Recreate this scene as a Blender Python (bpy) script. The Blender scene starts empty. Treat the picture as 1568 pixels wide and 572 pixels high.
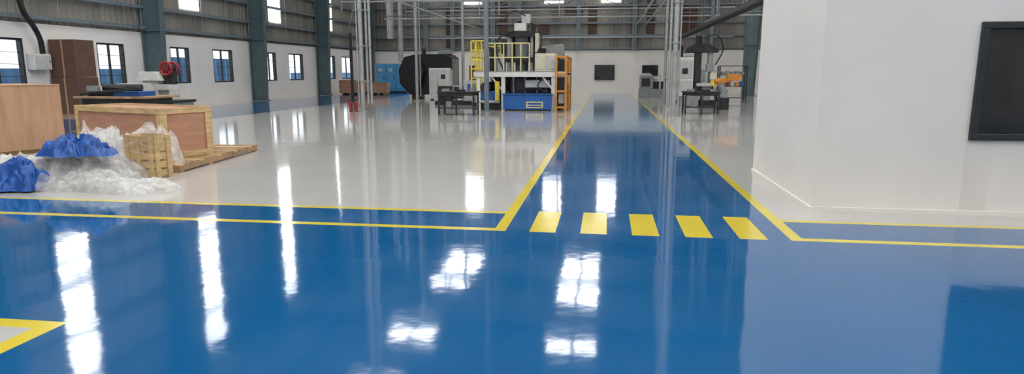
import bpy, bmesh, math, random
from mathutils import Vector, Matrix, noise
random.seed(7)
sc = bpy.context.scene
sc.view_settings.view_transform = 'Standard'
sc.view_settings.look = 'None'
sc.view_settings.exposure = 0.04

# ---------------------------------------------------------------- materials
def mat(name, col, rough=0.6, metal=0.0, var=0.12, scale=6.0, coat=0.0, bump=0.0, bscale=20.0, stretch=(1,1,1), spec=0.5, col2=None):
    m = bpy.data.materials.new(name); m.use_nodes = True
    nt = m.node_tree; b = nt.nodes['Principled BSDF']
    b.inputs['Roughness'].default_value = rough
    b.inputs['Metallic'].default_value = metal
    b.inputs['Coat Weight'].default_value = coat
    b.inputs['Coat Roughness'].default_value = 0.04
    b.inputs['Specular IOR Level'].default_value = spec
    tc = nt.nodes.new('ShaderNodeTexCoord'); mp = nt.nodes.new('ShaderNodeMapping')
    mp.inputs['Scale'].default_value = stretch
    nt.links.new(tc.outputs['Object'], mp.inputs['Vector'])
    n = nt.nodes.new('ShaderNodeTexNoise'); n.inputs['Scale'].default_value = scale
    n.inputs['Detail'].default_value = 5
    nt.links.new(mp.outputs['Vector'], n.inputs['Vector'])
    r = nt.nodes.new('ShaderNodeValToRGB')
    c2 = col2 if col2 else tuple(max(0, c*(1-var*2)) for c in col)
    r.color_ramp.elements[0].position = 0.3; r.color_ramp.elements[1].position = 0.7
    r.color_ramp.elements[0].color = (*c2, 1)
    r.color_ramp.elements[1].color = (*[min(1, c*(1+var)) for c in col], 1)
    nt.links.new(n.outputs['Fac'], r.inputs['Fac'])
    nt.links.new(r.outputs['Color'], b.inputs['Base Color'])
    if bump:
        n2 = nt.nodes.new('ShaderNodeTexNoise'); n2.inputs['Scale'].default_value = bscale
        n2.inputs['Detail'].default_value = 3
        nt.links.new(mp.outputs['Vector'], n2.inputs['Vector'])
        bp = nt.nodes.new('ShaderNodeBump'); bp.inputs['Strength'].default_value = bump
        bp.inputs['Distance'].default_value = 0.02
        nt.links.new(n2.outputs['Fac'], bp.inputs['Height'])
        nt.links.new(bp.outputs['Normal'], b.inputs['Normal'])
    return m

def floor_mat(name, col, rough, var=0.05, ripple=0.0016, ior=1.68):
    m = bpy.data.materials.new(name); m.use_nodes = True
    nt = m.node_tree; b = nt.nodes['Principled BSDF']
    b.inputs['IOR'].default_value = ior
    tc = nt.nodes.new('ShaderNodeTexCoord')
    n = nt.nodes.new('ShaderNodeTexNoise'); n.inputs['Scale'].default_value = 0.7; n.inputs['Detail'].default_value = 6
    nt.links.new(tc.outputs['Object'], n.inputs['Vector'])
    r = nt.nodes.new('ShaderNodeValToRGB')
    r.color_ramp.elements[0].position = 0.3; r.color_ramp.elements[1].position = 0.7
    r.color_ramp.elements[0].color = (*[c*(1-var) for c in col], 1)
    r.color_ramp.elements[1].color = (*[c*(1+var) for c in col], 1)
    nt.links.new(n.outputs['Fac'], r.inputs['Fac']); nt.links.new(r.outputs['Color'], b.inputs['Base Color'])
    mr = nt.nodes.new('ShaderNodeMapRange'); mr.inputs['To Min'].default_value = rough*0.7; mr.inputs['To Max'].default_value = rough*1.4
    nt.links.new(n.outputs['Fac'], mr.inputs['Value']); nt.links.new(mr.outputs['Result'], b.inputs['Roughness'])
    n2 = nt.nodes.new('ShaderNodeTexNoise'); n2.inputs['Scale'].default_value = 3.0; n2.inputs['Detail'].default_value = 3
    n2.inputs['Roughness'].default_value = 0.45
    nt.links.new(tc.outputs['Object'], n2.inputs['Vector'])
    bp = nt.nodes.new('ShaderNodeBump'); bp.inputs['Strength'].default_value = 1.0
    bp.inputs['Distance'].default_value = ripple
    nt.links.new(n2.outputs['Fac'], bp.inputs['Height']); nt.links.new(bp.outputs['Normal'], b.inputs['Normal'])
    return m

def emis(name, col, s, grid=False):
    m = bpy.data.materials.new(name); m.use_nodes = True
    nt = m.node_tree; b = nt.nodes['Principled BSDF']
    b.inputs['Base Color'].default_value = (*col, 1)
    b.inputs['Emission Color'].default_value = (*col, 1)
    b.inputs['Emission Strength'].default_value = s
    b.inputs['Roughness'].default_value = 0.5
    return m

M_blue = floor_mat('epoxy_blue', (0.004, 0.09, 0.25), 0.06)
M_blue_glare = floor_mat('epoxy_blue_painted_glare', (0.085, 0.19, 0.33), 0.09)  # far aisle: glare on the blue floor painted into a paler base colour
M_white = floor_mat('epoxy_light_grey', (0.455, 0.445, 0.43), 0.07, 0.03, ior=1.55)
M_yel = floor_mat('epoxy_yellow', (0.60, 0.48, 0.035), 0.15, 0.08, ior=1.5)
M_wall = mat('white_plaster', (0.78, 0.755, 0.725), 0.75, var=0.03, scale=0.8, bump=0.15, bscale=6)
M_clad = mat('steel_cladding', (0.27, 0.255, 0.225), 0.55, 0.1, var=0.22, scale=0.5, stretch=(1, 1, 0.12))
M_cladb = mat('steel_cladding_gable', (0.25, 0.235, 0.21), 0.55, 0.1, var=0.3, scale=0.6, stretch=(1, 1, 0.05))
M_roof = mat('roof_sheet', (0.30, 0.29, 0.27), 0.6, 0.1, var=0.1, scale=0.5)
M_teal = mat('column_paint', (0.085, 0.135, 0.145), 0.45, var=0.1, scale=1.5)
M_girt = mat('girt_steel', (0.17, 0.21, 0.24), 0.5, 0.2, var=0.1)
M_galv = mat('galvanised_steel', (0.42, 0.43, 0.43), 0.4, 0.5, var=0.1)
M_dark = mat('dark_iron', (0.025, 0.026, 0.028), 0.45, 0.2, var=0.3)
M_black = mat('black_enamel', (0.008, 0.008, 0.01), 0.25, var=0.2)
M_grey = mat('machine_grey', (0.25, 0.27, 0.28), 0.45, var=0.1)
M_lgrey = mat('machine_light_grey', (0.5, 0.51, 0.5), 0.45, var=0.08)
M_cream = mat('machine_cream', (0.62, 0.58, 0.47), 0.45, var=0.06)
M_wpaint = mat('machine_white', (0.68, 0.68, 0.66), 0.4, var=0.06)
M_mblue = mat('machine_blue', (0.015, 0.10, 0.36), 0.35, var=0.1)
M_cblue = mat('cabinet_blue', (0.08, 0.32, 0.60), 0.4, var=0.08)
M_myel = mat('machine_yellow', (0.72, 0.55, 0.06), 0.45, var=0.1)
M_pyel = mat('railing_pale_yellow', (0.68, 0.62, 0.30), 0.5, var=0.08)
M_orange = mat('machine_orange', (0.60, 0.24, 0.03), 0.4, var=0.1)
M_red = mat('red_paint', (0.30, 0.02, 0.02), 0.4, var=0.1)
M_ply = mat('plywood_red', (0.46, 0.235, 0.15), 0.6, var=0.12, scale=2, stretch=(1, 1, 5), coat=0.1)
M_ply2 = mat('plywood_tan', (0.48, 0.29, 0.18), 0.65, var=0.1, scale=2, stretch=(4, 4, 0.6))
M_pine = mat('pine_timber', (0.58, 0.41, 0.21), 0.7, var=0.15, scale=4, stretch=(1, 1, 4))
M_pine2 = mat('old_pallet_wood', (0.36, 0.235, 0.13), 0.8, var=0.2, scale=4)
M_card = mat('cardboard', (0.13, 0.07, 0.045), 0.85, var=0.12, scale=3)
M_paper = mat('paper_label', (0.75, 0.75, 0.73), 0.7, var=0.04)
M_ink = mat('printed_ink', (0.1, 0.1, 0.12), 0.7, var=0.1)
M_tarp = mat('blue_tarpaulin', (0.006, 0.085, 0.38), 0.35, var=0.25, scale=12, bump=0.6, bscale=22)
M_hose = mat('rubber_hose', (0.02, 0.02, 0.02), 0.6, var=0.1)
M_shed = mat('neighbour_sheet_blue', (0.14, 0.32, 0.6), 0.5, var=0.15, scale=0.8)
M_earth = mat('outside_ground', (0.35, 0.31, 0.26), 0.9, var=0.15)
M_glass = mat('dark_glass', (0.022, 0.024, 0.024), 0.06, var=0.3, scale=2.0)
M_alu = mat('window_frame_dark', (0.02, 0.025, 0.03), 0.4, var=0.1)
M_sky = emis('skylight_and_fill_panel', (1.0, 0.985, 0.96), 8.5)
M_strip = emis('translucent_wall_sheet', (0.97, 0.985, 1.0), 5.0)
M_stain = mat('damp_plaster', (0.72, 0.695, 0.665), 0.75, var=0.05, scale=1.5, bump=0.15, bscale=6)

def plastic():
    m = bpy.data.materials.new('clear_plastic_sheet'); m.use_nodes = True
    nt = m.node_tree; out = nt.nodes['Material Output']; b = nt.nodes['Principled BSDF']
    b.inputs['Base Color'].default_value = (0.88, 0.88, 0.87, 1); b.inputs['Roughness'].default_value = 0.18
    tr = nt.nodes.new('ShaderNodeBsdfTransparent'); tl = nt.nodes.new('ShaderNodeBsdfTranslucent')
    tl.inputs['Color'].default_value = (0.92, 0.92, 0.91, 1)
    tc = nt.nodes.new('ShaderNodeTexCoord')
    n = nt.nodes.new('ShaderNodeTexNoise'); n.inputs['Scale'].default_value = 5; n.inputs['Detail'].default_value = 4
    nt.links.new(tc.outputs['Object'], n.inputs['Vector'])
    mr = nt.nodes.new('ShaderNodeMapRange'); mr.inputs['From Min'].default_value = 0.38; mr.inputs['From Max'].default_value = 0.62
    mr.inputs['To Min'].default_value = 0.20; mr.inputs['To Max'].default_value = 0.62
    nt.links.new(n.outputs['Fac'], mr.inputs['Value'])
    va = nt.nodes.new('ShaderNodeVectorMath'); va.operation = 'ADD'
    nn = nt.nodes.new('ShaderNodeTexNoise'); nn.inputs['Scale'].default_value = 3
    nt.links.new(tc.outputs['Object'], nn.inputs['Vector'])
    nt.links.new(tc.outputs['Object'], va.inputs[0]); nt.links.new(nn.outputs['Color'], va.inputs[1])
    vo = nt.nodes.new('ShaderNodeTexVoronoi'); vo.inputs['Scale'].default_value = 7
    nt.links.new(va.outputs[0], vo.inputs['Vector'])
    bp = nt.nodes.new('ShaderNodeBump'); bp.inputs['Strength'].default_value = 0.7; bp.inputs['Distance'].default_value = 0.05
    nt.links.new(vo.outputs['Distance'], bp.inputs['Height'])
    nt.links.new(bp.outputs['Normal'], b.inputs['Normal']); nt.links.new(bp.outputs['Normal'], tl.inputs['Normal'])
    m1 = nt.nodes.new('ShaderNodeMixShader'); m1.inputs[0].default_value = 0.4
    nt.links.new(b.outputs[0], m1.inputs[1]); nt.links.new(tl.outputs[0], m1.inputs[2])
    m2 = nt.nodes.new('ShaderNodeMixShader'); nt.links.new(mr.outputs['Result'], m2.inputs[0])
    nt.links.new(tr.outputs[0], m2.inputs[1]); nt.links.new(m1.outputs[0], m2.inputs[2])
    nt.links.new(m2.outputs[0], out.inputs['Surface'])
    return m
M_plast = plastic()

# ---------------------------------------------------------------- mesh builder
class B:
    def __init__(s, name):
        s.name = name; s.bm = bmesh.new(); s.mats = []
    def mi(s, m):
        if m not in s.mats: s.mats.append(m)
        return s.mats.index(m)
    def _add(s, verts, faces, m, smooth=False):
        vs = [s.bm.verts.new(v) for v in verts]; i = s.mi(m)
        for f in faces:
            try:
                fc = s.bm.faces.new([vs[k] for k in f]); fc.material_index = i; fc.smooth = smooth
            except ValueError: pass
    def box(s, x0, x1, y0, y1, z0, z1, m, rot=0.0, piv=None):
        P = [Vector((x, y, z)) for z in (z0, z1) for y in (y0, y1) for x in (x0, x1)]
        if rot:
            c = Vector(piv) if piv else Vector(((x0+x1)/2, (y0+y1)/2, 0))
            R = Matrix.Rotation(rot, 3, 'Z'); P = [R @ (p-c)+c for p in P]
        s._add(P, [(0, 2, 3, 1), (4, 5, 7, 6), (0, 1, 5, 4), (2, 6, 7, 3), (0, 4, 6, 2), (1, 3, 7, 5)], m)
    def beam(s, p, q, w, h, m):
        p = Vector(p); q = Vector(q); d = (q-p).normalized()
        up = Vector((0, 0, 1)) if abs(d.z) < 0.95 else Vector((0, 1, 0))
        a = d.cross(up).normalized(); b = a.cross(d).normalized()
        P = [c+a*sx*w/2+b*sy*h/2 for c in (p, q) for sx, sy in ((-1, -1), (1, -1), (1, 1), (-1, 1))]
        s._add(P, [(0, 1, 2, 3), (7, 6, 5, 4), (0, 4, 5, 1), (1, 5, 6, 2), (2, 6, 7, 3), (3, 7, 4, 0)], m)
    def cyl(s, p, q, r, m, n=14, r2=None):
        p = Vector(p); q = Vector(q); d = (q-p).normalized(); r2 = r if r2 is None else r2
        up = Vector((0, 0, 1)) if abs(d.z) < 0.95 else Vector((0, 1, 0))
        a = d.cross(up).normalized(); b = a.cross(d).normalized()
        P = []
        for c, rr in ((p, r), (q, r2)):
            for k in range(n):
                t = 2*math.pi*k/n; P.append(c+(a*math.cos(t)+b*math.sin(t))*rr)
        F = [(k, (k+1) % n, n+(k+1) % n, n+k) for k in range(n)]
        s._add(P, F, m, True)
        s._add(P[:n], [tuple(range(n))[::-1]], m); s._add(P[n:], [tuple(range(n))], m)
    def tube(s, pts, r, m, n=8):
        for a, b in zip(pts[:-1], pts[1:]): s.cyl(a, b, r, m, n)
    def hose(s, pts, r, m, n=8, k=8):
        pts = [Vector(p) for p in pts]; out = []
        P = [pts[0]]+pts+[pts[-1]]
        for i in range(1, len(P)-2):
            for j in range(k):
                t = j/k; a, b, c, d = P[i-1], P[i], P[i+1], P[i+2]
                out.append(0.5*((2*b)+(c-a)*t+(2*a-5*b+4*c-d)*t*t+(3*b-a-3*c+d)*t**3))
        out.append(pts[-1]); s.tube(out, r, m, n)
    def sph(s, c, r, m, sc=(1, 1, 1)):
        before = set(s.bm.faces)
        bmesh.ops.create_uvsphere(s.bm, u_segments=16, v_segments=10, radius=r,
            matrix=Matrix.Translation(c) @ Matrix.Diagonal((*sc, 1)))
        i = s.mi(m)
        for f in s.bm.faces:
            if f not in before: f.material_index = i; f.smooth = True
    def prism(s, prof, y0, y1, m, axis='Y'):
        n = len(prof)
        if axis == 'Y': P = [(a, y0, b) for a, b in prof]+[(a, y1, b) for a, b in prof]
        else: P = [(y0, a, b) for a, b in prof]+[(y1, a, b) for a, b in prof]
        s._add(P, [tuple(range(n)), tuple(range(2*n-1, n-1, -1))]+[(k, n+k, n+(k+1) % n, (k+1) % n) for k in range(n)], m)
    def torus(s, c, R, r, m, axis='Y', n=24):
        c = Vector(c); pts = []
        for k in range(n+1):
            t = 2*math.pi*k/n
            v = {'Y': Vector((math.cos(t), 0, math.sin(t))), 'X': Vector((0, math.cos(t), math.sin(t))), 'Z': Vector((math.cos(t), math.sin(t), 0))}[axis]
            pts.append(c+v*R)
        s.tube(pts, r, m, 6)
    def done(s, bevel=0.0, origin=True, rot=0.0):
        bmesh.ops.recalc_face_normals(s.bm, faces=s.bm.faces)
        vs = [v.co for v in s.bm.verts]
        o = Vector((0, 0, 0))
        if origin:
            o = Vector(((min(v.x for v in vs)+max(v.x for v in vs))/2, (min(v.y for v in vs)+max(v.y for v in vs))/2, min(v.z for v in vs)))
            bmesh.ops.translate(s.bm, verts=s.bm.verts, vec=-o)
        me = bpy.data.meshes.new(s.name); s.bm.to_mesh(me); s.bm.free()
        for m in s.mats: me.materials.append(m)
        ob = bpy.data.objects.new(s.name, me); sc.collection.objects.link(ob); ob.location = o
        ob.rotation_euler[2] = rot
        if bevel:
            bv = ob.modifiers.new('bevel', 'BEVEL'); bv.width = bevel; bv.segments = 2; bv.limit_method = 'ANGLE'
        return ob

XL, XR, YB, YF, ZR = -19.7, 20.0, -12.0, 53.0, 13.0
ZM = 3.25

# ---------------------------------------------------------------- floor
blk = [(-0.734+0.516*k, -0.734+0.516*k+0.265) for k in range(5)]
xs = sorted(set([XL-0.3, -18.6, -13.4, -3.56, -3.42, -1.10, -0.98, 1.81, 1.93, XR+0.3]+[v for p in blk for v in p]))
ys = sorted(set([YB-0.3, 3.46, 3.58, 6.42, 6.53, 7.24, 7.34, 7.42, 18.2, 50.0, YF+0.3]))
def fm(x, y):
    if x < -3.42 and y < 3.58: return 3 if (x > -3.56 or y > 3.46) else 2
    if 6.42 < y < 7.42:
        for a, b in blk:
            if a < x < b: return 3
    if y < 6.42: return 0
    ail = -0.98 < x < 1.81
    if y > 6.42 and (-1.10 < x < -0.98 or 1.81 < x < 1.93): return 3
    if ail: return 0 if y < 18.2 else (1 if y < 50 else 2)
    if y < 6.53: return 3
    if y < 7.24: return 0
    if y < 7.34: return 3
    if -18.6 < x < -13.4 and y < 50: return 0
    return 2
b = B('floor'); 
for m in (M_blue, M_blue_glare, M_white, M_yel): b.mi(m)
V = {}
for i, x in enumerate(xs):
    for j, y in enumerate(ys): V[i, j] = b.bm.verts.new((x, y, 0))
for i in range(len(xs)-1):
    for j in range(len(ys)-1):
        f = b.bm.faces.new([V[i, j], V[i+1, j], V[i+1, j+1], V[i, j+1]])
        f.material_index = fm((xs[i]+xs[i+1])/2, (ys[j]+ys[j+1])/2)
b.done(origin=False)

# ---------------------------------------------------------------- walls
wins = [(1.5, 3.3), (9.5, 11.3), (14.0, 15.6), (18.3, 20.2), (23.5, 25.0), (27.9, 29.3), (31.2, 33.0), (36.3, 37.7), (39.3, 41.3), (45.0, 46.5), (47.7, 49.9)]
WZ0, WZ1 = 1.06, 2.72
b = B('wall_left')
b.box(XL-0.25, XL, YB, YF, 0, WZ0, M_wall); b.box(XL-0.25, XL, YB, YF, WZ1, ZM, M_wall)
py = YB
for a, c in wins:
    b.box(XL-0.25, XL, py, a, WZ0, WZ1, M_wall); py = c
b.box(XL-0.25, XL, py, YF, WZ0, WZ1, M_wall)
b.done(origin=False)
for k, (a, c) in enumerate(wins):
    b = B('window_%d' % (k+1)); x0, x1 = XL-0.20, XL-0.02; t = 0.07
    b.box(x0, x1, a, c, WZ0, WZ0+t, M_alu); b.box(x0, x1, a, c, WZ1-t, WZ1, M_alu)
    b.box(x0, x1, a, a+t, WZ0+t, WZ1-t, M_alu); b.box(x0, x1, c-t, c, WZ0+t, WZ1-t, M_alu)
    mid = (a+c)/2
    b.box(x0+.04, x1-.06, mid-.03, mid+.03, WZ0+t, WZ1-t, M_alu)
    for zz in (1.45, 1.85, 2.25):
        b.box(x0+.08, x1-.08, a+t, c-t, zz-.009, zz+.009, M_alu)
    b.done(origin=False)

def corrug(name, axis, c, a0, a1, z0, z1, m, pitch=0.32, dep=0.045, sgn=1):
    b = B(name); pts = []; a = a0
    while a < a1:
        for da, o in ((0, 0), (pitch*.55, 0), (pitch*.65, dep), (pitch*.9, dep)):
            if a+da < a1: pts.append((a+da, o))
        a += pitch
    pts.append((a1, 0)); i = b.mi(m); prev = None
    for aa, o in pts:
        if axis == 'Y': p = [(c+sgn*o, aa, z) for z in (z0, z1)]
        else: p = [(aa, c+sgn*o, z) for z in (z0, z1)]
        cur = [b.bm.verts.new(v) for v in p]
        if prev: f = b.bm.faces.new([prev[0], cur[0], cur[1], prev[1]]); f.material_index = i
        prev = cur
    return b.done(origin=False)
corrug('wall_left_cladding', 'Y', XL-0.12, YB, YF, ZM, ZR, M_clad)
corrug('wall_back_cladding', 'X', YF+0.12, XL-.2, XR+.2, ZM, ZR, M_cladb, sgn=-1)
b = B('wall_back'); b.box(XL-.25, XR+.25, YF, YF+.25, 0, ZM, M_wall); b.done(origin=False)
b = B('wall_right'); b.box(XR, XR+.25, YB, YF, 0, ZM, M_wall); b.done(origin=False)
corrug('wall_right_cladding', 'Y', XR+.12, YB, YF, ZM, ZR, M_clad, sgn=-1)
b = B('wall_front'); b.box(XL-.25, XR+.25, YB-.25, YB, 0, ZR, M_wall); b.done(origin=False)
b = B('ceiling'); b.box(XL-.3, XR+.3, YB-.3, YF+.3, ZR, ZR+.1, M_roof); b.done(origin=False)

# skylights in the roof, in daylight strips, plus added fill panels
b = B('roof_skylights_and_fill')
def sky(xc, y0, y1, w=3.0):
    y = y0
    while y < y1-0.2:
        e = min(y+1.5, y1); b.box(xc-w/2, xc-.1, y, e, ZR-.06, ZR-.01, M_sky); b.box(xc+.1, xc+w/2, y, e, ZR-.06, ZR-.01, M_sky); y += 1.8
sky(-10.5, 42.5, 50, 2.6); sky(-10.5, 33, 36.4, 2.6); sky(-10.5, 26.0, 28.2, 2.6)
sky(-1.5, 40, 50, 2.6); sky(-1.5, 32.6, 34.2, 2.6)
for yy in (-9, -2, 5, 12, 19):  # unseen glowing panels over the near floor, added to light the hall
    for xx in (-14.5, -6.5, 1.5, 9.5, 16): sky(xx, yy, yy+4.8, 3.1)
sky(12, 27, 33); sky(12, 38, 45)
b.done(origin=False)

# vertical translucent sheets
b = B('wall_light_strips')
for yc in (12.6, 21.3, 29.7, 37.9, 45.6):
    for z0, z1 in ((4.5, 6.1), (6.45, 8.2), (8.35, 10.3), (10.45, 12.2)):
        b.box(XL-.06, XL-.03, yc-.7, yc+.7, z0, z1, M_strip)
for xc in (-10.7, -4.2, .25):
    for z0, z1 in ((6.9, 7.9), (8.1, 9.8)):
        b.box(xc-.75, xc+.75, YF+.03, YF+.06, z0, z1, M_strip)
b.done(origin=False)

# steel frames
ycols = [0.4, 9.0, 17.6, 26.2, 34.8, 43.4, 52.2]
def pebcol(name, x, y, sg):
    b = B(name); w = .32
    d0, d1 = .75, 1.15
    xo = x
    b.box(min(xo, xo+sg*.03), max(xo, xo+sg*.03), y-w/2, y+w/2, 0, 12.4, M_teal)
    b.prism([(xo+sg*.03, 0), (xo+sg*d0, 0), (xo+sg*d1, 12.4), (xo+sg*.03, 12.4)], y-.015, y+.015, M_teal)
    P = [(xo+sg*d0, 0), (xo+sg*(d0+.03), 0), (xo+sg*(d1+.03), 12.4), (xo+sg*d1, 12.4)]
    b.prism(P, y-w/2, y+w/2, M_teal)
    for z in (3.3, 6.6, 9.9): b.box(min(xo+sg*.03, xo+sg*.8), max(xo+sg*.03, xo+sg*.8), y-w/2+.02, y+w/2-.02, z, z+.02, M_teal)
    b.box(min(xo-.0*sg, xo+sg*.9), max(xo, xo+sg*.9), y-.22, y+.22, 0, .03, M_teal)
    return b.done()
for y in ycols:
    pebcol('steel_column', XL+.06, y, 1)
for y in ycols[2:]:
    pebcol('steel_column', XR-.06, y, -1)
b = B('roof_rafters')
for y in ycols:
    b.box(XL+.1, XR-.1, y-.15, y+.15, 12.4, 12.43, M_teal); b.box(XL+.1, XR-.1, y-.02, y+.02, 12.43, 12.9, M_teal)
for x in range(-18, 20, 3):
    b.box(x-.05, x+.05, YB+.1, YF-.1, 12.75, 12.9, M_girt)
b.done(origin=False)
b = B('wall_girts')
for z in (3.45, 4.3, 5.3, 6.3, 8.25, 10.35, 12.3):
    b.box(XL+.0, XL+.16, YB+.1, YF-.1, z-.07, z+.07, M_girt)
for z in (3.4, 4.35, 5.35, 6.65, 8.0, 10.0, 12.0):
    b.box(XL+.2, XR-.2, YF-.16, YF, z-.07, z+.07, M_girt)
for x in (-14.5, -12.3, -9.0, -6.9, -2.2, 2.1, 5.0, 7.4, 12.4, 16):
    b.box(x-.16, x+.16, YF-.42, YF-.17, 3.26, 12.3, M_girt)
    b.box(x-.03, x+.03, YF-.46, YF-.42, 3.26, 12.3, M_teal)
for (ya, yb_) in ((35.2, 43.0), (18, 25.8)):
    b.cyl((XL+.3, ya, 3.3), (XL+.3, yb_, 9.9), .02, M_girt, 6); b.cyl((XL+.3, ya, 9.9), (XL+.3, yb_, 3.3), .02, M_girt, 6)
for y in [YB+1.5+2.15*k for k in range(29)]:
    b.cyl((XL+.1, y, 3.3), (XL+.1, y, 12.3), .012, M_galv, 5)
# dark louvre panels fixed between the gable girts
for x0, x1, z0, z1 in ((-12.9, -12.5, 3.5, 6.55), (-8.6, -7.9, 4.5, 7.9), (-3.3, -1.9, 6.0, 6.55), (-1.5, -.8, 4.45, 6.55), (-5.4, -4.5, 4.45, 5.25), (3.0, 3.6, 4.45, 7.9), (5.6, 6.8, 4.5, 6.55)):
    b.box(x0, x1, YF-.02, YF+.03, z0, z1, M_card)
    z = z0+.1
    while z < z1: b.box(x0, x1, YF-.06, YF-.02, z, z+.04, M_dark); z += .2
b.done(origin=False)

# outside
b = B('outside_ground'); b.box(-60, XL-.3, -30, 80, -.1, -.02, M_earth); b.done(origin=False)
corrug('neighbour_shed', 'Y', -27, -20, 34, -.02, 1.75, M_shed, .6, .1)
corrug('neighbour_shed', 'Y', -27, 38.2, 48, -.02, 2.5, M_shed, .6, .1)
corrug('neighbour_shed', 'Y', -27, 54, 90, -.02, 1.5, M_shed, .6, .1)

# ---------------------------------------------------------------- office block at right
b = B('wall_office')
BX0, BX1, BY0, BY1, BZ = 2.41, 14.0, 7.9, 11.0, 4.2
wx0, wx1, wz0, wz1 = 4.03, 6.1, .87, 2.11
b.box(BX0, wx0, BY0, BY1, 0, BZ, M_wall); b.box(wx1, BX1, BY0, BY1, 0, BZ, M_wall)
b.box(wx0, wx1, BY0, BY1, 0, wz0, M_wall); b.box(wx0, wx1, BY0, BY1, wz1, BZ, M_wall)
b.box(wx0, wx1, BY0+.25, BY1, wz0, wz1, M_wall)
b.box(4.0, 4.28, BY0-.002, BY0, .06, .84, M_stain)
b.done(origin=False)
b = B('trim_office_skirting')
b.box(BX0-.02, BX1, BY0-.02, BY0, 0, .05, M_wall); b.box(BX0-.02, BX0, BY0, BY1, 0, .05, M_wall); b.done(origin=False)
b = B('window_office'); t = .055
b.box(wx0-.02, wx1+.02, BY0-.04, BY0+.08, wz0-.02, wz0+t, M_alu); b.box(wx0-.02, wx1+.02, BY0-.04, BY0+.08, wz1-t, wz1+.02, M_alu)
b.box(wx0-.02, wx0+t, BY0-.04, BY0+.08, wz0+t, wz1-t, M_alu); b.box(wx1-t, wx1+.02, BY0-.04, BY0+.08, wz0+t, wz1-t, M_alu)
b.box(wx0+1.0, wx0+1.05, BY0-.02, BY0+.06, wz0+t, wz1-t, M_alu)
b.box(wx0+t, wx1-t, BY0+.03, BY0+.05, wz0+t, wz1-t, M_glass)
b.done(.006, origin=False)

# ---------------------------------------------------------------- wooden crate and pallet
b = B('wooden_crate'); L, W, Z0, Z1 = 2.5, 1.0, .13, .99
h = L/2; w = W/2
b.box(-h+.03, h-.03, -w+.03, w-.03, Z0+.03, Z1-.06, M_ply)
b.box(-h+.02, h-.02, -w+.02, w-.02, Z1-.06, Z1-.03, M_ply)
t = .1
for sy in (-1, 1):
    y0, y1 = sorted((sy*w, sy*(w-.03)))
    b.box(-h, h, y0, y1, Z1-t, Z1, M_pine); b.box(-h, h, y0, y1, Z0, Z0+t, M_pine)
    for x in (-h, h-t): b.box(x, x+t, y0, y1, Z0+t, Z1-t, M_pine)
for sx in (-1, 1):
    x0, x1 = sorted((sx*h, sx*(h-.03)))
    b.box(x0, x1, -w+.03, w-.03, Z1-t, Z1, M_pine); b.box(x0, x1, -w+.03, w-.03, Z0, Z0+t, M_pine)
    for y in (-w+.03, w-.03-t): b.box(x0, x1, y, y+t, Z0+t, Z1-t, M_pine)
for x in (-h+.1, -.3): b.box(x, x+.12, -w, w, 0.0, Z0, M_pine)
ob = b.done(.004); ob.location = (-8.4, 10.95, 0); ob.rotation_euler[2] = -.35
b = B('wooden_pallet')
for k in range(3): b.box(-.7+k*.65, -.6+k*.65, -1.5, 1.5, .02, .1, M_pine2)
for k in range(14): b.box(-.7, .7, -1.5+k*.218, -1.5+k*.218+.15, .1, .125, M_pine2 if k % 3 else M_pine)
for k in range(4): b.box(-.7, .7, -1.5+k*.96, -1.5+k*.96+.11, 0, .02, M_pine2)
ob = b.done(); ob.location = (-7.6, 10.95, 0); ob.rotation_euler[2] = .11

b = B('slatted_crate')
for k in range(5):
    z = .03+k*.13; b.box(-.27, .27, -.17, -.15, z, z+.1, M_pine); b.box(-.27, .27, .15, .17, z, z+.1, M_pine)
    b.box(.25, .27, -.15, .15, z, z+.1, M_pine); b.box(-.27, -.25, -.15, .15, z, z+.1, M_pine)
for x in (-.25, -.04, .19):
    b.box(x, x+.07, -.195, -.17, 0, .66, M_pine); b.box(x, x+.07, .17, .195, 0, .66, M_pine)
b.box(-.27, .27, -.17, .17, .0, .03, M_pine2)
for y in (-.15, .07): b.box(.27, .295, y, y+.08, 0, .66, M_pine)
ob = b.done(.004); ob.location = (-6.93, 9.1, 0); ob.rotation_euler[2] = -.15

b = B('plywood_box')
b.box(-.8, .8, -.65, .65, .08, 1.33, M_ply2)
b.box(-.81, .81, -.66, .66, 1.33, 1.35, M_ply2)
for x in (-.7, -.05, .6): b.box(x, x+.1, -.65, .65, 0, .08, M_pine)
b.box(.1, .5, -.656, -.65, .72, .98, M_paper)
for k in range(4): b.box(.14, .40+.02*(k % 2), -.66, -.656, .76+k*.05, .775+k*.05, M_ink)
ob = b.done(.006); ob.location = (-12.0, 11.7, 0); ob.rotation_euler[2] = -.35

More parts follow.
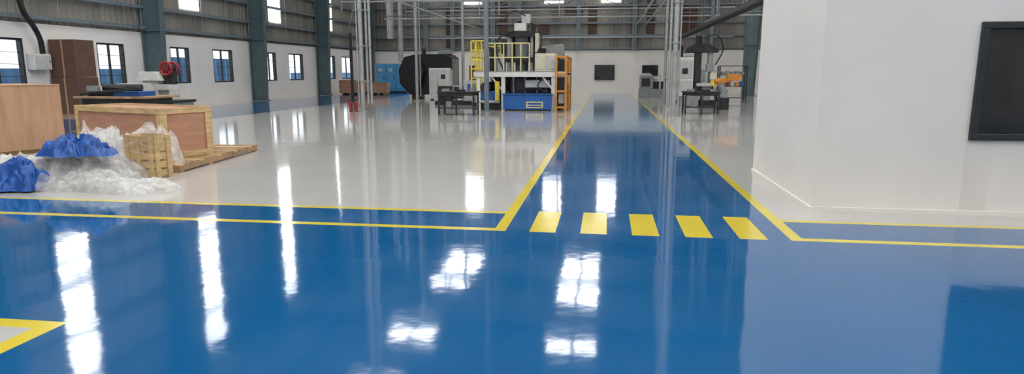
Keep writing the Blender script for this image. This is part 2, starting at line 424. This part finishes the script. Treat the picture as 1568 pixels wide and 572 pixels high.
# ---------------------------------------------------------------- plastic heap and tarpaulin
def heap(name, cx, cy, rx, ry, hh, seed, m, nz=.35, freq=2.2, z0=0.0, skirt=.3, nr=60, na=150, rot=0):
    b = B(name); i = b.mi(m); rows = []
    off = Vector((seed*7.3, seed*3.1, seed*1.7))
    for r in range(nr+1):
        row = []
        for a in range(na):
            t = 2*math.pi*a/na; q = r/nr
            edge = 1+skirt*noise.noise(Vector((math.cos(t)*1.7, math.sin(t)*1.7, 0))+off)+.15*noise.noise(Vector((math.cos(t)*6, math.sin(t)*6, 3))+off)
            x = math.cos(t)*q*rx*edge; y = math.sin(t)*q*ry*edge
            p = Vector((x, y, 0))*freq+off
            base = hh*max(0, 1-q**2.0)**.8
            rg = 1-abs(noise.noise(p))*2.4; rg2 = 1-abs(noise.noise(p*2.4+noise.noise_vector(p)*1.2))*2; rg3 = noise.noise(p*5)
            z = base*(1-nz+nz*rg)+.07*rg2*min(1, (1-q)*5+.35)+.025*rg3
            dv = noise.noise_vector(p*1.6)*.1
            x2, y2 = x+dv.x, y+dv.y
            c, s_ = math.cos(rot), math.sin(rot)
            row.append(b.bm.verts.new((x2*c-y2*s_, x2*s_+y2*c, max(z0+.004, z0+z-.02*q))))
        rows.append(row)
    for r in range(nr):
        for a in range(na):
            f = b.bm.faces.new([rows[r][a], rows[r+1][a], rows[r+1][(a+1) % na], rows[r][(a+1) % na]]); f.material_index = i; f.smooth = True
    bmesh.ops.remove_doubles(b.bm, verts=b.bm.verts, dist=.0005)
    ob = b.done(origin=False); ob.location = (cx, cy, 0); return ob
root = bpy.data.objects.new('plastic_sheet_heap', None); sc.collection.objects.link(root); root.location = (-7.3, 8.5, 0)
bpy.context.view_layer.update()
SH = ((-7.65, 8.5, .85, .55, .58), (-6.6, 8.0, .8, .36, .20), (-8.0, 8.05, .75, .42, .36), (-7.85, 9.15, .65, .35, .84), (-8.75, 8.75, .6, .5, .40), (-7.3, 8.25, .65, .42, .42),
      (-7.55, 8.4, .8, .6, .5), (-6.85, 8.0, .85, .34, .25), (-7.6, 8.95, .6, .42, .76), (-8.2, 8.2, .8, .5, .42), (-7.3, 9.75, .45, .28, .88), (-7.45, 9.2, .5, .3, .86))
for k, (x, y, rx, ry, hh) in enumerate(SH):
    o = heap('sheet_%d' % (k+1), x, y, rx, ry, hh, k+1, M_plast, nr=44, na=110)
    o.parent = root; o.matrix_parent_inverse = root.matrix_world.inverted()
heap('blue_tarpaulin', -7.45, 8.3, .52, .36, .26, 11, M_tarp, nz=.5, freq=3.2, z0=.44, skirt=.6)
heap('blue_tarpaulin', -7.92, 7.82, .38, .28, .40, 14, M_tarp, nz=.5, freq=3.5, z0=.02, skirt=.5)

# ---------------------------------------------------------------- things by left wall
b = B('cardboard_carton_stack')
b.box(-19.6, -18.6, 21.1, 22.1, 0.1, 1.4, M_card); b.box(-19.6, -18.62, 21.13, 22.08, 1.41, 2.72, M_card)
b.box(-19.6, -18.6, 21.1, 22.1, 0, .1, M_pine2)
b.box(-19.12, -19.06, 21.095, 21.1, .1, 1.4, M_ply2); b.box(-19.12, -19.06, 21.125, 21.13, 1.41, 2.7, M_ply2); b.done(.01)
b = B('electrical_panel')
b.box(-19.68, -19.38, 20.25, 20.95, 1.66, 2.2, M_wpaint); b.box(-19.38, -19.36, 20.3, 20.9, 1.7, 2.16, M_lgrey)
b.cyl((-19.36, 20.85, 1.95), (-19.34, 20.85, 1.95), .02, M_dark); b.done(.01)
b = B('conduit_pipe'); b.hose([(-19.45, 20.7, 2.22), (-19.4, 20.6, 2.7), (-19.3, 20.3, 3.1), (-19.25, 19.9, 3.6), (-19.25, 19.8, 4.3), (-19.25, 19.8, 6)], .09, M_dark); b.done()

b = B('machine_parts_pallet')
for k in range(3): b.box(-12.9+k*.85, -12.75+k*.85, 14.5, 15.9, 0, .12, M_pine2)
b.box(-13, -11.1, 14.4, 16, .12, .16, M_pine2)
b.box(-12.8, -11.2, 14.6, 15.8, .16, .95, M_dark)
b.box(-12.95, -11.05, 14.5, 15.9, .95, 1.0, M_pine2)
b.box(-12.7, -12.0, 14.7, 15.5, 1.0, 1.12, M_dark); b.cyl((-12.5, 15.0, 1.2), (-11.6, 15.2, 1.2), .09, M_dark)
b.box(-12.0, -11.3, 14.7, 15.3, 1.0, 1.12, M_mblue); b.box(-12.4, -11.7, 15.3, 15.7, 1.1, 1.30, M_lgrey)
b.cyl((-12.7, 14.9, 1.12), (-12.7, 14.9, 1.25), .15, M_grey); b.torus((-12.0, 14.9, 1.2), .12, .03, M_dark, 'Z')
b.beam((-12.9, 14.7, 1.05), (-11.2, 14.6, 1.2), .08, .06, M_dark)
b.done(.008)

b = B('bench_press_machine')
b.box(-13.0, -12.0, 16.5, 17.5, 0, .75, M_grey)
b.box(-13.05, -11.95, 16.45, 17.55, .75, .82, M_dark)
b.box(-12.95, -12.5, 16.7, 17.2, .82, 1.35, M_wpaint); b.prism([(-13.05, 1.35), (-12.35, 1.35), (-12.45, 1.6), (-12.95, 1.6)], 16.6, 17.3, M_wpaint)
b.box(-12.5, -12.1, 16.6, 17.0, 1.1, 1.25, M_lgrey); b.cyl((-12.3, 16.8, .82), (-12.3, 16.8, 1.1), .05, M_galv)
b.torus((-12.25, 16.75, 1.68), .17, .04, M_red, 'Y'); b.torus((-12.25, 17.05, 1.68), .17, .04, M_red, 'Y'); b.cyl((-12.25, 16.76, 1.68), (-12.25, 17.04, 1.68), .11, M_dark)
for yy in (16.75, 17.05):
    for k in range(4):
        t = k*math.pi/4; b.beam((-12.25-.16*math.cos(t), yy, 1.68-.16*math.sin(t)), (-12.25+.16*math.cos(t), yy, 1.68+.16*math.sin(t)), .03, .03, M_red)
b.box(-12.4, -12.1, 16.8, 17.0, 1.25, 1.6, M_dark)
ob = b.done(.01); ob.location.x += .25

def crate_small(name, x, y, w, d, hh):
    b = B(name); b.box(x-w/2, x+w/2, y-d/2, y+d/2, .1, hh, M_ply)
    for sx in (-1, 1):
        b.box(x+sx*w/2-.05, x+sx*w/2+.05, y-d/2-.03, y-d/2, .1, hh, M_pine2)
    b.box(x-w/2, x+w/2, y-d/2-.03, y-d/2, hh-.1, hh, M_pine2)
    for k in (-1, 0, 1): b.box(x+k*w*.4-.06, x+k*w*.4+.06, y-d/2, y+d/2, 0, .1, M_pine2)
    b.done()
crate_small('wooden_crate', -18.0, 45.5, 1.5, 1.2, 1.0); crate_small('wooden_crate', -16.0, 45.6, 1.1, .9, .85); crate_small('wooden_crate', -17.4, 48, 1.4, .9, .8)
b = B('blue_control_cabinet')
for k in range(3):
    x = -17.7+k*.8; b.box(x, x+.78, 49.6, 50.4, .1, 2.2, M_cblue); b.box(x+.06, x+.72, 49.57, 49.6, .2, 2.1, M_cblue)
    b.box(x+.6, x+.65, 49.54, 49.57, 1.0, 1.3, M_dark); b.box(x+.2, x+.5, 49.55, 49.57, 1.6, 1.85, M_lgrey)
b.box(-17.7, -15.34, 49.65, 50.35, 0, .1, M_dark); b.done(.01)

# ---------------------------------------------------------------- poles and overhead pipes
def pole(name, x, y, r, m, top=12.3, extra=()):
    b = B(name); b.cyl((x, y, 0.02), (x, y, top), r, m, 16); b.box(x-.16, x+.16, y-.16, y+.16, 0, .02, m)
    for dx, dy, rr in extra:
        b.cyl((x+dx, y+dy, .3), (x+dx, y+dy, top), rr, M_galv, 10)
    for z in (1.2, 2.6, 4.0, 6): 
        if extra: b.box(x+min(0, min(e[0] for e in extra))-.05, x+max(0, max(e[0] for e in extra))+.05, y-r-.03, y-r, z, z+.04, M_grey)
    b.done()
pole('service_pole', -9.85, 25.9, .085, M_galv, extra=((.22, .05, .05), (.38, .0, .05), (-.16, 0, .03)))
pole('service_pole', -10.2, 35, .08, M_galv, extra=((.2, 0, .03),))
pole('service_pole', -8.6, 39.5, .09, M_galv)
pole('service_pole', -4.75, 26.2, .1, M_girt)
pole('service_pole', 2.45, 24.5, .09, M_galv, extra=((-.18, .05, .05), (.16, 0, .03)))
pole('service_pole', 1.95+.9, 33, .07, M_galv, extra=((.2, 0, .04),))
pole('service_pole', -13.5, 34, .08, M_dark, top=3.6)
pole('service_pole', 5.7, 38, .1, M_girt)
b = B('overhead_pipework')
b.tube([(-13.6, 33.9, 3.62), (-9.9, 26.2, 5.2)], .03, M_galv)
for x, z, r in ((-9.5, 4.75, .04), (2.3, 5.2, .06), (2.7, 4.9, .04)):
    b.cyl((x, 24.8, z), (x, 52.4, z), r, M_galv, 8)
for y, z in ((26.1, 4.6), (33, 5.1), (39.6, 4.75), (44, 5.6), (48, 6.6), (50, 4.1)):
    b.cyl((-13.5, y, z), (9, y, z), .045, M_galv, 8); b.cyl((-13.5, y, z+.18), (9, y, z+.18), .03, M_girt, 8)
for x in (-12.6, -11.5, -7.6, -6.4, -2.8, 3.9, 6.2, 7.8):
    b.cyl((x, 39.7, 4.75), (x, 39.7, 12.4), .04, M_galv, 8)
for x in (-8.3, -5.6, -3.7, 3.4, 4.6):
    b.cyl((x, 33, 5.1), (x, 33, 12.4), .03, M_galv, 8)
for x in (-13.5, 9.0):
    for y in (33, 44): b.cyl((x, y, 4.6), (x, y, 12.4), .05, M_girt, 8)
for k in range(11):
    x = -13.5+k*2.05; zz = (5.8, 6.55) if k % 2 else (6.55, 5.8)
    b.cyl((x, 44, zz[0]), (x+2.05, 44, zz[1]), .03, M_girt, 6)
b.cyl((-13.5, 44, 6.6), (9, 44, 6.6), .05, M_girt, 8)
b.cyl((-14.6, 44, 3.8), (-14.6, 44, 12.4), .22, M_galv, 16); b.cyl((-13.9, 44, 2.2), (-13.9, 44, 12.4), .16, M_galv, 16)
for dx in (-.2, .2): b.box(4.6+dx-.02, 4.6+dx+.02, 13, 45, 3.65, 3.78, M_dark)
for k in range(64): b.box(4.4, 4.8, 13.1+k*.5, 13.16+k*.5, 3.66, 3.69, M_dark)
for k in range(7): b.cyl((4.6, 14+k*5, 3.7), (4.6, 14+k*5, 12.4), .02, M_girt, 6)
b.hose([(4.7, 14, 3.8), (4.6, 24, 3.85), (4.7, 33, 3.8), (4.6, 44, 3.82)], .05, M_hose)
b.hose([(4.5, 14, 3.8), (4.55, 24, 3.8), (4.45, 31.5, 3.82)], .04, M_galv)
b.done(origin=False)
pebcol('steel_column', 9.0, 45.8, 1)

# ---------------------------------------------------------------- main moulding machine
b = B('injection_moulding_machine')
b.box(-4.2, -2.2, 27.0, 28.3, .06, .66, M_mblue); b.box(-4.1, -2.3, 27.05, 28.2, 0, .06, M_dark)
b.box(-4.25, -2.15, 26.95, 28.35, .66, .70, M_mblue)
for (x0, x1, z0, z1) in ((-3.24, -2.54, .34, .38), (-3.24, -2.54, .12, .16), (-3.24, -3.19, .16, .34), (-2.59, -2.54, .16, .34), (-3.19, -2.59, .22, .25)):
    b.box(x0, x1, 26.975, 27.0, z0, z1, M_pyel)
b.box(-5.6, -4.3, 27.5, 30.5, 0, .3, M_dark); b.box(-5.3, -4.5, 27.4, 28.6, .3, .8, M_mblue)
b.cyl((-5.0, 27.3, .95), (-5.0, 28.6, .95), .22, M_dark); b.box(-5.65, -5.35, 27.6, 28.1, .3, 1.1, M_grey)
b.cyl((-4.5, 27.3, .4), (-4.5, 27.3, 1.2), .1, M_myel); b.cyl((-5.4, 27.35, .35), (-4.4, 27.35, .35), .06, M_galv)
for x in (-5.3, -4.25, -2.15):
    for y in (27.4, 30.6): b.box(x-.08, x+.08, y-.08, y+.08, 0, 1.38, M_wpaint)
b.box(-5.5, -1.62, 27.28, 27.5, 1.38, 1.58, M_wpaint); b.box(-5.5, -1.62, 30.5, 30.72, 1.38, 1.58, M_wpaint)
for x in (-5.45, -3.6, -1.75): b.box(x, x+.16, 27.5, 30.5, 1.4, 1.56, M_wpaint)
b.box(-5.5, -1.65, 27.3, 30.7, 1.58, 1.62, M_grey)
b.beam((-4.2, 27.4, .72), (-4.75, 27.4, 1.38), .07, .07, M_wpaint); b.beam((-2.2, 27.4, .9), (-2.6, 27.4, 1.38), .07, .07, M_wpaint)
# clamp body beneath deck
b.box(-5.2, -2.3, 30.0, 30.4, .3, 1.38, M_dark)
b.box(-4.1, -2.4, 28.5, 30.0, .66, 1.3, M_grey)
for x in (-3.9, -3.4, -2.9, -2.5): b.cyl((x, 28.0, .7), (x, 28.0, 1.38), .05, M_galv)
b.box(-3.7, -2.9, 27.7, 28.3, .85, 1.15, M_dark); b.box(-3.35, -2.3, 27.55, 27.7, .95, 1.25, M_lgrey)
b.hose([(-4.1, 27.6, 1.3), (-4.3, 27.5, .9), (-4.0, 27.4, .75)], .035, M_hose); b.hose([(-2.6, 27.5, 1.35), (-2.8, 27.4, 1.0), (-2.4, 27.4, .72)], .03, M_hose)
# railings
def rail(x0, x1, y, z0, z1, m, n, r=.03, levels=3):
    for k in range(n+1):
        x = x0+(x1-x0)*k/n; b.cyl((x, y, z0), (x, y, z1), r, m, 8)
    for k in range(levels): z = z0+(z1-z0)*(k+1)/levels; b.cyl((x0, y, z), (x1, y, z), r, m, 8)
rail(-5.6, -4.95, 27.35, .95, 2.85, M_myel, 3, .035, 5)
rail(-4.95, -3.15, 27.35, 1.6, 2.75, M_pyel, 5, .03, 2)
rail(-5.6, -3.4, 30.6, 1.6, 2.75, M_myel, 6, .03, 2)
for z in (2.2, 2.8): b.cyl((-5.6, 27.35, z), (-5.6, 30.6, z), .03, M_myel, 8)
for y in (28.2, 29.0, 29.8): b.cyl((-5.6, y, 1.6), (-5.6, y, 2.8), .03, M_myel, 8)
# tower
for x in (-4.15, -3.15):
    for y in (28.3, 29.3): b.cyl((x, y, 1.62), (x, y, 3.3), .07, M_galv)
b.box(-4.3, -3.0, 28.1, 29.5, 2.0, 2.2, M_dark); b.box(-4.3, -3.0, 28.1, 29.5, 3.05, 3.3, M_dark)
b.box(-4.05, -3.25, 29.0, 29.4, 2.2, 3.05, M_dark)
b.cyl((-3.65, 28.8, 1.62), (-3.65, 28.8, 3.1), .28, M_grey, 20); b.cyl((-3.65, 28.8, 3.3), (-3.65, 28.8, 3.75), .2, M_dark, 20)
b.box(-3.9, -3.4, 28.2, 28.6, 3.3, 3.62, M_wpaint); b.box(-3.6, -3.25, 28.3, 28.8, 3.62, 4.0, M_lgrey)
b.cyl((-3.1, 28.4, 2.2), (-3.1, 28.4, 3.5), .09, M_dark); b.cyl((-4.35, 28.2, 2.2), (-4.35, 28.2, 2.9), .12, M_dark)
b.box(-3.0, -2.85, 28.1, 28.4, 2.4, 3.2, M_cream); b.box(-4.6, -4.3, 28.0, 28.5, 1.62, 2.35, M_lgrey)
b.box(-5.2, -4.7, 28.6, 29.3, 1.62, 2.5, M_lgrey); b.cyl((-4.9, 28.3, 1.62), (-4.9, 28.3, 2.6), .1, M_dark)
b.hose([(-3.9, 28.1, 3.3), (-4.5, 27.9, 3.0), (-4.6, 27.8, 2.4), (-4.3, 27.7, 1.7)], .04, M_hose)
b.hose([(-3.2, 28.1, 3.6), (-2.8, 27.9, 3.4), (-2.7, 27.8, 2.8), (-2.9, 27.7, 2.3)], .04, M_hose)
b.hose([(-3.4, 28.1, 3.9), (-3.9, 27.9, 4.1), (-4.3, 27.9, 3.7)], .03, M_hose)
# cabinets
b.box(-2.95, -2.05, 27.6, 28.8, 1.62, 2.35, M_cream); b.box(-2.88, -2.5, 27.58, 27.6, 1.7, 2.25, M_cream); b.box(-2.46, -2.12, 27.58, 27.6, 1.7, 2.25, M_lgrey)
b.box(-2.95, -1.9, 29.0, 30.3, 1.62, 2.6, M_dark); b.box(-2.6, -1.8, 28.9, 29.0, 2.0, 2.72, M_grey)
b.cyl((-2.8, 29.2, 2.6), (-1.9, 29.2, 2.7), .1, M_galv)
# orange guard
for x in (-2.02, -1.62):
    for y in (27.2, 29.0, 30.8): b.box(x-.04, x+.04, y-.04, y+.04, 0, 2.25, M_orange)
for z in (.15, .8, 1.5, 2.2):
    for y in (27.2, 29.0, 30.8): b.box(-2.02, -1.62, y-.03, y+.03, z-.04, z+.04, M_orange)
    for x in (-2.02, -1.62): b.box(x-.03, x+.03, 27.2, 30.8, z-.04, z+.04, M_orange)
b.box(-1.95, -1.7, 27.35, 30.7, .1, 2.1, M_black)
b.box(-1.92, -1.7, 27.26, 27.34, .3, .7, M_grey); b.box(-1.6, -1.58, 28.0, 28.6, 1.1, 1.4, M_cream)
b.done(.006)

b = B('black_covered_machine')
b.prism([(-12.2, .9), (-12.25, 1.7), (-11.9, 2.45), (-11.2, 2.62), (-9.3, 2.62), (-9.0, 2.4), (-9.0, .25), (-11.6, .25)], 38.2, 40.2, M_black)
b.prism([(-12.0, 1.0), (-12.05, 1.6), (-11.7, 2.2), (-10.9, 2.3), (-10.6, 1.6), (-10.9, .6), (-11.5, .5)], 37.8, 38.2, M_black)
for x in (-11.5, -9.4): b.box(x, x+.3, 38.3, 40.1, 0, .25, M_dark)
b.cyl((-10.9, 39, 2.6), (-10.9, 39, 2.95), .12, M_dark); b.box(-9.9, -9.2, 38.6, 39.4, 2.62, 2.85, M_grey)
b.done(.03)
b = B('electrical_cabinet')
b.box(-9.95, -8.85, 36.6, 37.3, .08, 1.8, M_wpaint); b.box(-9.9, -9.85, 36.65, 37.25, 0, .08, M_dark); b.box(-8.95, -8.9, 36.65, 37.25, 0, .08, M_dark)
b.box(-9.9, -9.42, 36.57, 36.6, .15, 1.72, M_lgrey); b.box(-9.38, -8.9, 36.57, 36.6, .15, 1.72, M_lgrey)
b.box(-9.25, -9.0, 36.54, 36.57, 1.2, 1.45, M_dark); b.box(-9.46, -9.43, 36.54, 36.57, .8, 1.0, M_dark); b.done(.01)
b = B('pump_skid')
b.box(-8.3, -6.0, 31.5, 33.0, 0, .18, M_dark); b.cyl((-8.1, 32.2, .6), (-7.0, 32.2, .6), .32, M_grey, 20); b.box(-6.9, -6.1, 31.8, 32.7, .18, 1.2, M_lgrey)
b.cyl((-7.6, 32.2, .9), (-7.6, 32.2, 1.7), .08, M_galv); b.box(-8.2, -7.5, 31.7, 32.0, .18, .9, M_dark); b.box(-6.7, -6.3, 31.7, 31.8, .5, 1.0, M_mblue)
b.cyl((-6.5, 32.2, 1.2), (-6.5, 32.2, 1.9), .2, M_dark, 18); b.done(.01)

def worktable(name, x0, x1, y0, y1, h, items=True):
    b = B(name); b.box(x0, x1, y0, y1, h-.05, h, M_dark)
    for x in (x0+.04, x1-.1):
        for y in (y0+.04, y1-.1): b.box(x, x+.06, y, y+.06, 0, h-.05, M_dark)
    b.box(x0+.05, x1-.05, y0+.05, y0+.09, h-.16, h-.05, M_dark); b.box(x0+.05, x1-.05, y1-.09, y1-.05, h-.16, h-.05, M_dark)
    b.box(x0+.06, x1-.06, y0+.06, y1-.06, .25, .28, M_dark)
    xm = (x0+x1)/2; b.box(xm-.03, xm+.03, y0+.04, y0+.1, 0, h-.05, M_dark)
    if items:
        b.box(x0+.15, x0+.4, y0+.2, y0+.45, h, h+.09, M_grey); b.box(xm, xm+.3, y0+.15, y0+.4, h, h+.06, M_black); b.cyl((x1-.2, y0+.3, h), (x1-.2, y0+.3, h+.14), .06, M_grey)
        b.box(xm-.2, xm-.05, y1-.4, y1-.2, h, h+.16, M_dark); b.box(x0+.3, x0+.5, y0+.2, y0+.4, .28, .5, M_grey)
    b.done(.004)
worktable('work_table', -6.2, -4.75, 23.8, 24.8, .88)
worktable('work_table', 2.95, 4.3, 25.6, 26.6, .86)

b = B('milling_machine')
b.box(3.4, 4.2, 30.9, 31.9, 0, .5, M_grey); b.box(3.3, 3.95, 31.1, 31.8, .5, 2.25, M_wpaint)
b.box(3.35, 3.9, 31.07, 31.1, .7, 1.2, M_lgrey); b.box(3.35, 3.9, 31.07, 31.1, 1.3, 2.1, M_lgrey); b.box(3.45, 3.7, 31.04, 31.07, 1.5, 1.75, M_dark)
b.box(4.02, 4.3, 31.2, 31.7, .5, 2.45, M_dark); b.prism([(3.5, 2.45), (5.0, 2.45), (5.05, 2.6), (4.6, 2.85), (4.0, 2.85), (3.6, 2.65)], 31.1, 31.8, M_dark)
b.cyl((4.15, 31.4, 2.85), (4.15, 31.4, 3.2), .15, M_dark); b.cyl((4.7, 31.4, 1.9), (4.7, 31.4, 2.45), .12, M_galv); b.box(4.55, 4.85, 31.2, 31.6, 1.6, 1.95, M_grey)
b.box(4.1, 5.1, 30.9, 31.8, .95, 1.08, M_lgrey); b.box(4.35, 4.75, 31.1, 31.7, .3, .95, M_grey); b.box(4.3, 5.0, 31, 31.8, 0, .3, M_dark)
b.box(4.7, 5.0, 31.15, 31.25, 1.25, 1.55, M_cream); b.cyl((5.1, 31.3, 1.0), (5.25, 31.3, 1.0), .14, M_galv)
b.hose([(4.3, 31.2, 3.1), (4.9, 31.0, 3.2), (5.2, 31.1, 2.6), (4.9, 31.1, 1.9)], .03, M_hose)
b.done(.01)
b = B('robot_arm')
b.cyl((5.0, 29.2, 0), (5.0, 29.2, .5), .25, M_dark, 18); b.cyl((5.0, 29.2, .5), (5.0, 29.2, .85), .16, M_grey, 18)
b.beam((5.0, 29.2, .8), (4.75, 29.1, 1.2), .2, .2, M_grey); b.sph((4.75, 29.1, 1.2), .15, M_orange)
b.beam((4.6, 29.1, 1.14), (5.55, 29.2, 1.36), .16, .2, M_orange); b.box(5.1, 5.65, 29.0, 29.4, 1.22, 1.5, M_orange)
b.cyl((4.5, 29.1, 1.0), (4.5, 29.1, 1.25), .08, M_myel); b.cyl((4.5, 29.1, .85), (4.5, 29.1, 1.0), .05, M_dark)
b.done(.015)
b = B('lathe_machine')
b.box(1.95+.1, 3.7, 41.5, 42.6, 0, .55, M_grey); b.box(2.1, 2.9, 41.6, 42.5, .55, 1.35, M_grey); b.box(2.95, 3.6, 41.7, 42.4, .55, 1.0, M_dark)
b.cyl((2.9, 42, 1.0), (3.2, 42, 1.0), .18, M_galv); b.box(2.2, 2.7, 41.56, 41.6, .7, 1.2, M_dark); b.prism([(2.1, 1.35), (2.9, 1.35), (2.7, 1.5), (2.2, 1.5)], 41.7, 42.4, M_lgrey)
b.box(3.25, 3.35, 41.5, 41.6, .55, 1.45, M_lgrey); b.done(.01)
b = B('machining_centre')
b.box(3.7, 5.2, 35.5, 37.0, .1, 2.0, M_lgrey); b.box(3.8, 4.6, 35.47, 35.5, .9, 1.8, M_dark); b.box(4.7, 5.1, 35.4, 35.5, 1.1, 1.7, M_grey); b.box(3.75, 5.15, 35.6, 36.9, 0, .1, M_dark)
b.box(4.0, 4.9, 35.9, 36.7, 2.0, 2.4, M_grey); b.cyl((3.9, 36, 2.0), (3.9, 36, 2.9), .1, M_dark); b.done(.02)
b = B('tool_rack')
for x in (6.0, 7.4):
    for y in (36.5, 37.1): b.box(x-.03, x+.03, y-.03, y+.03, 0, 1.9, M_dark)
for z in (.2, .8, 1.4, 1.88): b.box(6.0, 7.4, 36.5, 37.1, z, z+.03, M_dark)
for k in range(5): b.box(6.1+k*.25, 6.28+k*.25, 36.6, 36.9, .83, 1.05+.05*(k % 3), (M_grey, M_red, M_lgrey, M_orange, M_mblue)[k]); b.box(6.1+k*.25, 6.28+k*.25, 36.6, 36.9, 1.43, 1.6+.04*(k % 2), M_grey)
b.done()

def extinguisher(x, y):
    b = B('fire_extinguisher'); b.cyl((x, y, .02), (x, y, .38), .07, M_red, 16); b.sph((x, y, .38), .07, M_red, (1, 1, .6)); b.cyl((x, y, .4), (x, y, .48), .02, M_dark)
    b.box(x-.02, x+.1, y-.015, y+.015, .46, .49, M_dark); b.hose([(x-.02, y, .47), (x-.1, y, .4), (x-.09, y, .2)], .012, M_hose); b.cyl((x, y, 0), (x, y, .02), .07, M_dark); b.done()
extinguisher(-10.25, 25.55); extinguisher(-10.0, 25.5)
def screen(x0, x1, z0, z1):
    b = B('wall_screen'); b.box(x0, x1, YF-.1, YF, z0, z1, M_black); b.box(x0+.06, x1-.06, YF-.11, YF-.1, z0+.06, z1-.06, M_glass); b.box(x0-.02, x1+.02, YF-.12, YF-.1, z0-.02, z0+.06, M_dark); b.done(origin=False)
screen(-.9, .66, .98, 2.12); screen(2.8, 4.0, 1.3, 2.1)

# ---------------------------------------------------------------- world + camera
w = bpy.data.worlds.new('World'); sc.world = w; w.use_nodes = True
bg = w.node_tree.nodes['Background']; bg.inputs['Color'].default_value = (.85, .92, 1, 1); bg.inputs['Strength'].default_value = 1.6

cd = bpy.data.cameras.new('camera'); cam = bpy.data.objects.new('camera', cd); sc.collection.objects.link(cam)
cam.location = (0, 0, 1.6); cam.rotation_euler = (math.radians(80), 0, math.radians(8.07))
cd.sensor_width = 36; cd.sensor_fit = 'HORIZONTAL'; cd.lens = 36*1000/1568; cd.clip_end = 300
sc.camera = cam
